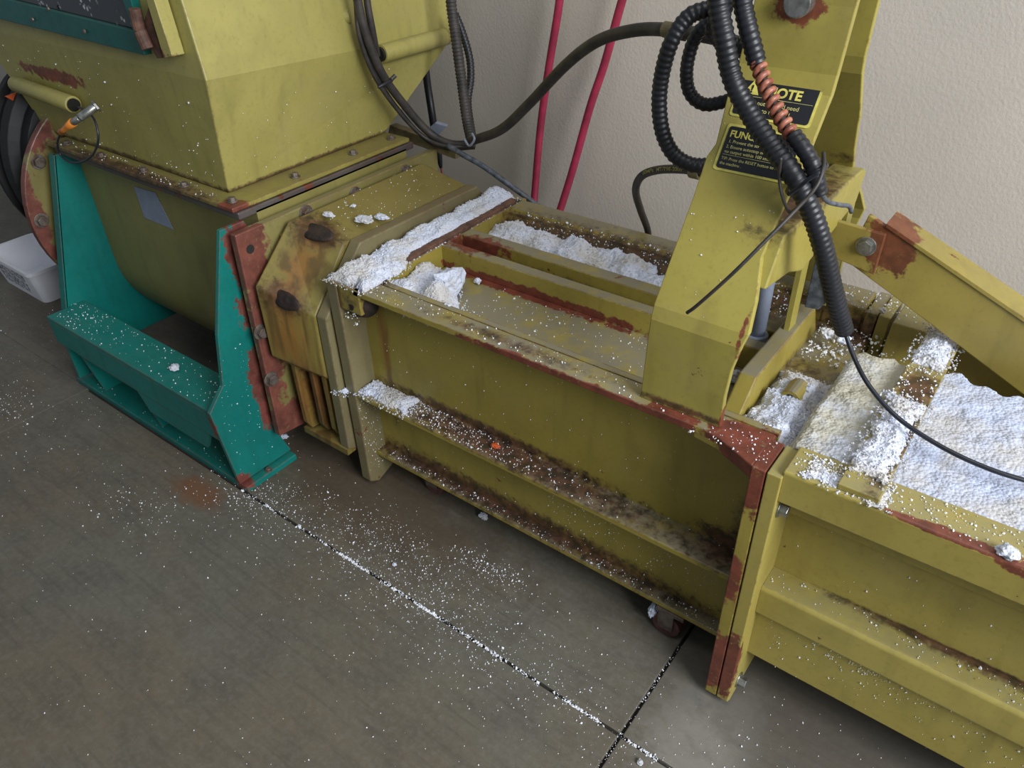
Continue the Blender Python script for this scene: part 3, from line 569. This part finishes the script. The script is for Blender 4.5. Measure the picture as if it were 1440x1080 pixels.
obj('clip_plate', MB().slab([at(600, 183, y=1.78), at(612, 173, y=1.78), at(628, 178, y=1.78), at(616, 190, y=1.78)], (0, .01, .004)), 'tape', br, .001)
# cable ties
tie = thing('cable_tie', 'black cable tie around the conduits with a long tail crossing the tower plate', 'cable tie', at(1130, 255, y=1.19))
ring_ = [at(1112, 272, y=1.175), at(1125, 262, y=1.17), at(1140, 250, y=1.17), at(1156, 240, y=1.18), at(1162, 232, y=1.21), at(1150, 226, y=1.25), at(1128, 245, y=1.26), at(1108, 266, y=1.24), at(1110, 273, y=1.19)]
obj('strap', tube(MB(), ring_, .0035, 8), 'thincable', tie, 0, True)
obj('tail', tube(MB(), [at(1158, 215, y=1.2), at(1158, 235, y=1.17), at(1148, 262, y=1.15), at(1122, 292, y=1.13), at(1080, 335, y=1.09), at(1030, 385, y=1.055), at(982, 428, y=1.045), at(966, 440, y=1.045)], .0030, 8), 'rubber', tie, 0, True)
obj('tail_loop', tube(MB(), [at(1098, 222, y=1.18), at(1096, 250, y=1.19), at(1100, 275, y=1.18), at(1110, 298, y=1.15), at(1122, 292, y=1.14)], .0028, 8), 'rubber', tie, 0, True)
t2 = thing('cable_tie', 'dark cable tie with a stub clamping the bundle in front of the hopper', 'cable tie', at(545, 115, x=-1.68))
obj('strap', tube(MB(), [at(532, 123, x=-1.675), at(541, 118, x=-1.67), at(551, 113, x=-1.675)], .005, 8), 'thincable', t2, 0, True)
obj('stub', MB().cyl(at(550, 112, x=-1.675), at(556, 106, x=-1.67), .006, seg=12), 'rubber', t2, .001)
t3 = thing('cable_tie', 'pale cable tie holding conduit and hose together at the end of the bracket', 'cable tie', at(663, 200, y=1.7))
obj('strap', tube(MB(), [at(653, 196, y=1.70), at(660, 205, y=1.69), at(667, 196, y=1.69), at(664, 188, y=1.70)], .0035, 8), 'tape', t3, 0, True)

# ------------------------------------------------------------------ sensor
se = thing('proximity_sensor', 'steel barrel sensor with orange plug and looped black cable on the hopper front', 'sensor', at(125, 160, y=1.03))
a, b = at(137, 148, y=1.05), at(112, 166, y=1.0)
obj('barrel', MB().cyl(a, b, .0115, seg=20), 'steel', se, .001, True)
obj('lock_nut', MB().cyl(a, a.lerp(b, .12), .017, seg=6), 'steel', se, .001)
c = at(103, 172, y=.99); d = at(86, 186, y=.985)
obj('coupling', MB().cyl(b, c, .009, .010, seg=16), 'steel', se, .001, True)
obj('plug', MB().rings([[p+(Vector((0, 1, 0)).cross(d-c).normalized()*math.cos(q)+Vector((0, 1, 0))*math.sin(q))*r for q in [2*math.pi*i/14 for i in range(14)]] for p, r in ((c, .012), (c.lerp(d, .4), .010), (c.lerp(d, .75), .007), (d, .010))]), 'orange', se, 0, True)['label'] = 'orange cable plug'
obj('cable', tube(MB(), [d, at(81, 200, y=.985), at(84, 216, y=.99), at(96, 227, y=.99), at(114, 228, y=1.0), at(130, 218, y=1.01), at(138, 198, y=1.02), at(136, 178, y=1.03), at(128, 162, y=1.04), at(110, 150, y=1.05)], .0032, 10), 'thincable', se, 0, True)

# ------------------------------------------------------------------ white tub
tb = thing('plastic_tub', 'white plastic crate-like tub on the floor left of the teal stand', 'tub', (-3.5, 1.18, 0))
c0 = Vector((-3.53, 1.150, 0)); 
def rr_(hx, hy, r, z):
    out = []
    for sx, sy, a0 in ((1, 1, 0), (-1, 1, 90), (-1, -1, 180), (1, -1, 270)):
        for k in range(5):
            a = math.radians(a0+22.5*k); out.append(c0+Vector((sx*(hx-r)+r*math.cos(a), sy*(hy-r)+r*math.sin(a), z)))
    return out
obj('tub_body', MB().rings([rr_(.185, .085, .03, 0), rr_(.200, .108, .03, .140), rr_(.208, .116, .03, .140), rr_(.208, .116, .03, .155), rr_(.195, .103, .03, .155), rr_(.180, .080, .03, .01)]), 'white', tb, 0)
# printed panel follows the sloping side
pn = [c0+Vector((x, -.085-(.023)*(z/.140)-.0012, z)) for x, z in ((-.13, .03), (.10, .03), (.11, .12), (-.14, .12))]
t = NT('printed_panel'); nn = t.noise(1, 2, .5, t.scaled((160, 30, 90))); tp_ = t.out(t.mix(t.ramp(nn, .48, .56), lin((216, 216, 224)), lin((96, 96, 108))), .5)
obj('printed_panel', MB().slab(pn, (0, .0008, 0)), tp_, tb)

# ------------------------------------------------------------------ foam
def nz(x, y, z=0, s=1): return noise.noise(Vector((x*s, y*s, z*s)))
def heightfield(x0, x1, y0, y1, step, fn, base):
    mb = MB(); nx, ny = int((x1-x0)/step)+1, int((y1-y0)/step)+1; H = {}; vs = []; idx = {}
    for i in range(nx):
        for j in range(ny):
            x, y = x0+i*step, y0+j*step; H[i, j] = fn(x, y)
    keep = lambda i, j: all(H[a, b_] > 0 for a, b_ in ((i, j), (i+1, j), (i, j+1), (i+1, j+1)))
    fs = []; bot = {}
    def vid(i, j, b_):
        k = (i, j, b_)
        if k not in idx:
            jx, jy = nz(i*1.7, j*1.7, 3)*step*.5, nz(i*1.7, j*1.7, 9)*step*.5
            idx[k] = len(vs); vs.append((x0+i*step+jx, y0+j*step+jy, base+(0 if b_ else H[i, j])))
        return idx[k]
    K = {(i, j) for i in range(nx-1) for j in range(ny-1) if keep(i, j)}
    for i, j in K:
        fs.append((vid(i, j, 0), vid(i+1, j, 0), vid(i+1, j+1, 0), vid(i, j+1, 0)))
        fs.append((vid(i, j, 1), vid(i, j+1, 1), vid(i+1, j+1, 1), vid(i+1, j, 1)))
        for di, dj, e in ((-1, 0, ((i, j+1), (i, j))), (1, 0, ((i+1, j), (i+1, j+1))), (0, -1, ((i, j), (i+1, j))), (0, 1, ((i+1, j+1), (i, j+1)))):
            if (i+di, j+dj) not in K:
                p, q = e; fs.append((vid(*p, 0), vid(*p, 1), vid(*q, 1), vid(*q, 0)))
    mb.add(vs, fs); return mb
OCT = [(1, 0, 0), (-1, 0, 0), (0, 1, 0), (0, -1, 0), (0, 0, 1), (0, 0, -1)]
OF = [(0, 2, 4), (2, 1, 4), (1, 3, 4), (3, 0, 4), (2, 0, 5), (1, 2, 5), (3, 1, 5), (0, 3, 5)]
def crumb(mb, p, r):
    r *= random.choice((.45, .5, .6, .7, .8, .95, 1.15))
    q = mathutils.Euler((random.random()*6, random.random()*6, random.random()*6)).to_matrix()
    sc = Vector((random.uniform(.7, 1.4), random.uniform(.7, 1.3), random.uniform(.6, 1.1)))
    mb.add([Vector(p)+q @ Vector((v[0]*sc.x, v[1]*sc.y, v[2]*sc.z))*r for v in OCT], OF)
def ragged(x, y, cx0, cx1, cy0, cy1, amp=.02, s=28):
    e = min(x-cx0, cx1-x, y-cy0, cy1-y)
    return e+nz(x, y, 1, s)*amp+nz(x, y, 5, s*3)*amp*.4
def pile(name, label, box, base, hmax, step=.004, amp=.02, rough=.006, edge=.03, mat='foam', beads=500, mask=None):
    x0, x1, y0, y1 = box
    def fn(x, y):
        e = ragged(x, y, x0, x1, y0, y1, amp)
        if mask: e = min(e, mask(x, y))
        if e <= 0: return -1
        h = hmax*min(1, (e/edge)**.6)*(.62+.5*nz(x, y, 2, 14))+nz(x, y, 4, 70)*rough*.6+nz(x, y, 6, 160)*rough*.4
        return max(h, .0015)
    mb = heightfield(x0-.01, x1+.01, y0-.01, y1+.01, step, fn, base)
    n = 0
    while n < beads:
        x, y = random.uniform(x0-.015, x1+.015), random.uniform(y0-.015, y1+.015); h = fn(x, y)
        e = ragged(x, y, x0, x1, y0, y1, amp)
        if mask: e = min(e, mask(x, y))
        n += 1
        if h < 0 and e < -.02: continue
        if h < 0 and (x < x0-.02 or random.random() < .3): continue
        crumb(mb, (x, y, base+max(h, 0)+.0005), random.uniform(.0016, .0036))
    o = obj(name, mb, mat, None); tag(o, label, 'foam', 'loose foam heaps on the machine', 'stuff'); return o
pile('foam_heap', 'white granular foam heaped along the head plate at the left end of the channel', (-1.428, -1.300, 1.085, 1.765), .690, .034, amp=.016, beads=2600, edge=.02, mask=lambda x, y: 1 if y < 1.24 else (-1.336-x)+max(0, 1.30-y)*.5)
pile('foam_heap', 'foam heap spilling from the head plate into the front of the recess', (-1.325, -1.03, 1.145, 1.345), .630, .074, amp=.03, beads=1300, edge=.03, mask=lambda x, y: (-1.07-x)*.60-(y-1.15)*.62+.02)
pile('foam_heap', 'flaky foam heap between the rear rail and the back lip', (-1.325, -.80, 1.51, 1.70), .632, .060, amp=.02, beads=1200, rough=.010, edge=.05, mask=lambda x, y: .03+(1.70-1.50)-(1.70-y)-0 if False else (.05+(-.86-x)*.35+(y-1.57)*.3))
pile('foam_heap', 'thin trail of foam along the rear rail near the tower', (-.95, -.66, 1.54, 1.66), .632, .028, amp=.03, beads=500)
pile('foam_heap', 'foam granules heaped in the recess between the cross plate and the joint', (-.372, -.258, 1.135, 1.50), .629, .066, amp=.018, beads=1300, mask=lambda x, y: .035-(y-1.38)*.8 if y > 1.36 else 1)
pile('foam_heap', 'clumpy foam on the front half of the clamp bar', (-.150, -.085, 1.090, 1.345), .714, .017, amp=.014, beads=900, edge=.02)
pile('foam_heap', 'clumpy foam on the rear end of the clamp bar', (-.150, -.085, 1.475, 1.64), .714, .018, amp=.010, beads=700, edge=.02)
pile('foam_heap', 'small patch of foam granules on the left end of the middle ledge', (-1.392, -1.22, 1.085, 1.157), .350, .018, amp=.012, beads=700, edge=.02, step=.004)
pile('foam_heap', 'tiny patch of foam caught between the octagonal chamber and the end plate', (-1.442, -1.418, 1.06, 1.10), .345, .012, amp=.004, beads=150, step=.003, edge=.01)
pile('foam_heap', 'scattered foam on the top beam in front of the clamp bar', (-.20, -.075, 1.052, 1.095), .702, .008, amp=.03, beads=300, step=.004)
# compressed foam blocks
def slabfoam(name, label, x0, x1, y0, y1, z0, z1, mat, bump, step=.006, lowx=None):
    def fn(x, y):
        e = min(x-x0, x1-x, y-y0+.01, (y1-y)+nz(x, y, 1, 24)*.03)
        if e <= 0: return -1
        h = z1-z0+bump*(nz(x, y, 2, 9)*.8+nz(x, y, 3, 26)*.5+nz(x, y, 8, 75)*.28)
        h -= .02*max(0, 1-e/.018)**2
        h -= .012*max(0, nz(x*1.0, y*3.0, 4, 12)-.35)*4*bump/.01*.2
        return h
    o = obj(name, heightfield(x0, x1, y0, y1+.02, step, fn, z0), mat, None, 0, False); tag(o, label, 'foam block'); return o
slabfoam('foam_block', 'cream-grey compressed foam block in the channel between the joint and the clamp bar', -.260, -.100, 1.122, 1.50, .602, .700, 'foamlog', .010, .004)
slabfoam('foam_block', 'large bluish-white compressed foam block right of the clamp bar', -.102, 1.2, 1.122, 1.515, .602, .700, 'foamlog2', .007, .005)
def chunk(name, label, p, size, mat='foam', seed=0, group=None):
    import bmesh
    bm = bmesh.new(); bmesh.ops.create_icosphere(bm, subdivisions=3, radius=1)
    for v in bm.verts:
        n = v.co.normalized(); k = 1+.45*noise.noise(n*1.6+Vector((seed*3.1, 0, 0)))+.22*noise.noise(n*4+Vector((0, seed, 0)))+.10*noise.noise(n*9)
        v.co = Vector((n.x*size[0]*k, n.y*size[1]*k, n.z*size[2]*k))
    zmin = min(v.co.z for v in bm.verts)
    for v in bm.verts: v.co += Vector(p)-Vector((0, 0, zmin*.9))
    mb = MB().add([v.co for v in bm.verts], [[q.index for q in f.verts] for f in bm.faces]); bm.free()
    o = obj(name, mb, mat, None, 0, False); tag(o, label, 'foam piece', group); return o
CHK = [(at(633, 410, z=.64), (.036, .045, .030), 'large jagged white foam chunk standing in the recess beside the front rail'),
 (at(513, 311, z=.752), (.030, .020, .006), 'middle of three flat white flakes on the octagonal chamber top'),
 (at(537, 307, z=.745), (.022, .014, .005), 'right-hand flat white flake on the octagonal chamber top'),
 (at(462, 304, z=.772), (.020, .012, .005), 'left-hand flat white flake on the octagonal chamber top'),
 (at(497, 291, z=.768), (.007, .006, .004), 'tiny flake above the flat flakes on the chamber top'),
 (at(672, 399, z=.631), (.009, .008, .008), 'tiny white crumb at the foot of the front rail'),
 (at(1030, 537, z=.632), (.016, .014, .014), 'small white foam cube behind the tower plate by the cross plate'),
 (at(1162, 475, z=.66), (.016, .012, .012), 'white foam lump beside the conduit end, left one'),
 (at(1183, 482, z=.66), (.015, .014, .012), 'white foam lump beside the conduit end, right one'),
 (at(1240, 440, z=.69), (.009, .008, .006), 'white crumb on the rear lip at its joint'),
 (at(1415, 781, z=.702), (.016, .013, .008), 'white foam piece on the top beam near the right picture edge'),
 (at(246, 520, z=.302), (.016, .014, .008), 'white foam piece on the teal shelf beam'),
 (at(252, 600, z=.01), (.012, .010, .010), 'white foam piece under the teal shelf beam'),
 (at(680, 729, z=0), (.014, .010, .010), 'white foam piece on the floor below the channel'),
 (at(400, 616, z=0.005), (.014, .011, .008), 'white foam piece on the floor behind the stand foot'),
 (at(918, 866, z=.03), (.012, .018, .022), 'white foam lump stuck at the caster'),
 (at(1238, 677, z=.704), (.010, .009, .007), 'white crumb at the front end of the clamp bar'),
 (at(900, 1074, z=0), (.007, .006, .005), 'white crumb on the floor near the joint crossing'),
 (at(555, 795, z=0), (.006, .005, .004), 'white crumb on the floor beside the long joint')]
for i, (p, s_, l_) in enumerate(CHK): chunk('foam_chunk', l_, p, s_, 'foam', i+1)
os_ = chunk('orange_scrap', 'small torn orange scrap lying on the rusty middle ledge', at(697, 630, z=.351), (.012, .009, .006), 'orangedull', 33); os_['category'] = 'scrap'
# crumbs
def scatter(mb, n, fx, fy, z, r0=.0010, r1=.0026, zf=None):
    for _ in range(n):
        x, y = fx(), fy(); crumb(mb, (x, y, z if zf is None else zf(x, y)), random.uniform(r0, r1)*(1.7 if random.random() < .05 else 1))
U_ = random.uniform; G = random.gauss
mb = MB()
scatter(mb, 1100, lambda: U_(-3.6, .6), lambda: U_(.1, 1.1), .001, .0008, .0022)
scatter(mb, 900, lambda: G(-.85, .33), lambda: G(.83, .08), .001, .0009, .0022)
scatter(mb, 420, lambda: G(-1.0, .3), lambda: G(.84, .022), .001)
def crackx():
    while True:
        x = U_(-1.6, -.3)
        if noise.noise(Vector((x*11, 3, 1)))*1.3 > random.random()-.35 and (x > -1.35 or random.random() < .25): return x
scatter(mb, 1000, crackx, lambda: G(.84, .0045), -.003, .0016, .0042)
scatter(mb, 220, lambda: G(-.39, .006), lambda: U_(.62, 1.12), -.002, .001, .0024)
scatter(mb, 700, lambda: G(-1.15, .22), lambda: G(.94, .05), .001, .0009, .0022)
scatter(mb, 420, lambda: G(-1.66, .10), lambda: G(.85, .06), .001)
scatter(mb, 160, lambda: G(-2.75, .10), lambda: G(.62, .05), .001)
scatter(mb, 300, lambda: U_(-.22, .7), lambda: U_(.75, 1.15), .001)
scatter(mb, 200, lambda: G(-.9, .06), lambda: G(1.04, .02), .001)
scatter(mb, 140, lambda: G(-1.9, .12), lambda: G(.62, .05), .001)
tag(obj('foam_crumbs', mb, 'crumb'), 'tiny white foam crumbs strewn over the concrete floor and along its joints', 'crumbs', None, 'stuff')
mb = MB()
scatter(mb, 160, lambda: U_(-2.6, -1.72), lambda: U_(.83, .95), .303)
scatter(mb, 70, lambda: G(-2.5, .08), lambda: U_(.83, .95), .303, .0015, .003)
scatter(mb, 120, lambda: U_(-2.6, -1.7), lambda: U_(.845, 1.02), .023)
scatter(mb, 80, lambda: U_(-2.6, -1.8), lambda: U_(1.045, 1.09), .828)
scatter(mb, 520, lambda: -1.23+abs(G(0, .28)), lambda: U_(1.085, 1.153), .351)
scatter(mb, 250, lambda: U_(-1.35, -.3), lambda: U_(1.12, 1.15), .115)
scatter(mb, 150, lambda: U_(-1.3, -.45), lambda: U_(1.085, 1.14), .691)
scatter(mb, 260, lambda: U_(-1.1, -.45), lambda: U_(1.18, 1.38), .631)
scatter(mb, 80, lambda: U_(-.42, -.27), lambda: U_(1.05, 1.13), .692)
scatter(mb, 500, lambda: U_(-.23, .5), lambda: U_(1.05, 1.115), .703)
scatter(mb, 250, lambda: U_(-.21, -.07), lambda: U_(1.05, 1.11), .704, .002, .004)
scatter(mb, 180, lambda: U_(-.23, .7), lambda: U_(1.09, 1.145), .363)
scatter(mb, 900, lambda: U_(-1.25, -.4), lambda: U_(1.64, 1.70), 0, .0015, .003, lambda x, y: .632+max(0, (y-1.66))*1.5)
scatter(mb, 300, lambda: U_(-.37, -.2), lambda: U_(1.5, 1.69), 0, .002, .004, lambda x, y: .635)
scatter(mb, 120, lambda: U_(-.37, -.15), lambda: U_(1.68, 1.78), .691, .002, .003)
scatter(mb, 130, lambda: U_(-1.63, -1.48), lambda: U_(1.2, 1.65), 0, .001, .002, lambda x, y: .776-(x+1.625)*.32)
scatter(mb, 90, lambda: U_(-.15, -.085), lambda: U_(1.34, 1.47), .715, .0015, .003)
# crumbs clinging to upright faces
def cling(n, f, r0=.0008, r1=.002):
    for _ in range(n): crumb(mb, f(), U_(r0, r1))
cling(220, lambda: (U_(-1.35, -.3), 1.154, U_(.13, .66)))
cling(260, lambda: (U_(-.8, -.35), 1.154, G(.24, .05)))
cling(200, lambda: (U_(-.22, .6), 1.099, min(.28, max(.13, G(.23, .04)))))
cling(140, lambda: (G(-.02, .07), 1.099, min(.279, G(.262, .012))))
cling(80, lambda: (U_(-.22, .8), 1.147, U_(.37, .62)))
cling(60, lambda: (U_(-2.6, -1.85), 1.097-.0, U_(.84, .9)))
cling(70, lambda: (U_(-1.70, -1.695)*0-1.6955, U_(.84, .97), U_(.03, .5)))
cling(60, lambda: (-1.33-U_(0, .05), 1.083, U_(.58, .68)), .0015, .004)
cling(160, lambda: (-1.39+U_(0, .05), 1.150+U_(-.03, 0), .63+U_(-.04, .02)), .0015, .0045)
cling(120, lambda: (-1.391, U_(1.08, 1.15), U_(.05, .33)))
cling(70, lambda: (lambda z: (U_(-2.85, -1.8), 1.0985-(z-.828)*.083, z))(U_(.84, 1.12)), .001, .0026)
cling(40, lambda: (lambda z: (-1.799+(z-.828)*.215, U_(1.12, 1.75), z))(U_(.84, 1.05)), .001, .0024)
cling(30, lambda: (lambda z: (U_(-.53, -.39), 1.1+.7*(z-.883)-.001, z))(U_(.9, 1.2)))
tag(obj('foam_crumbs', mb, 'crumb'), 'tiny white foam crumbs sprinkled over the ledges, lips and plates of the machine', 'crumbs', None, 'stuff')
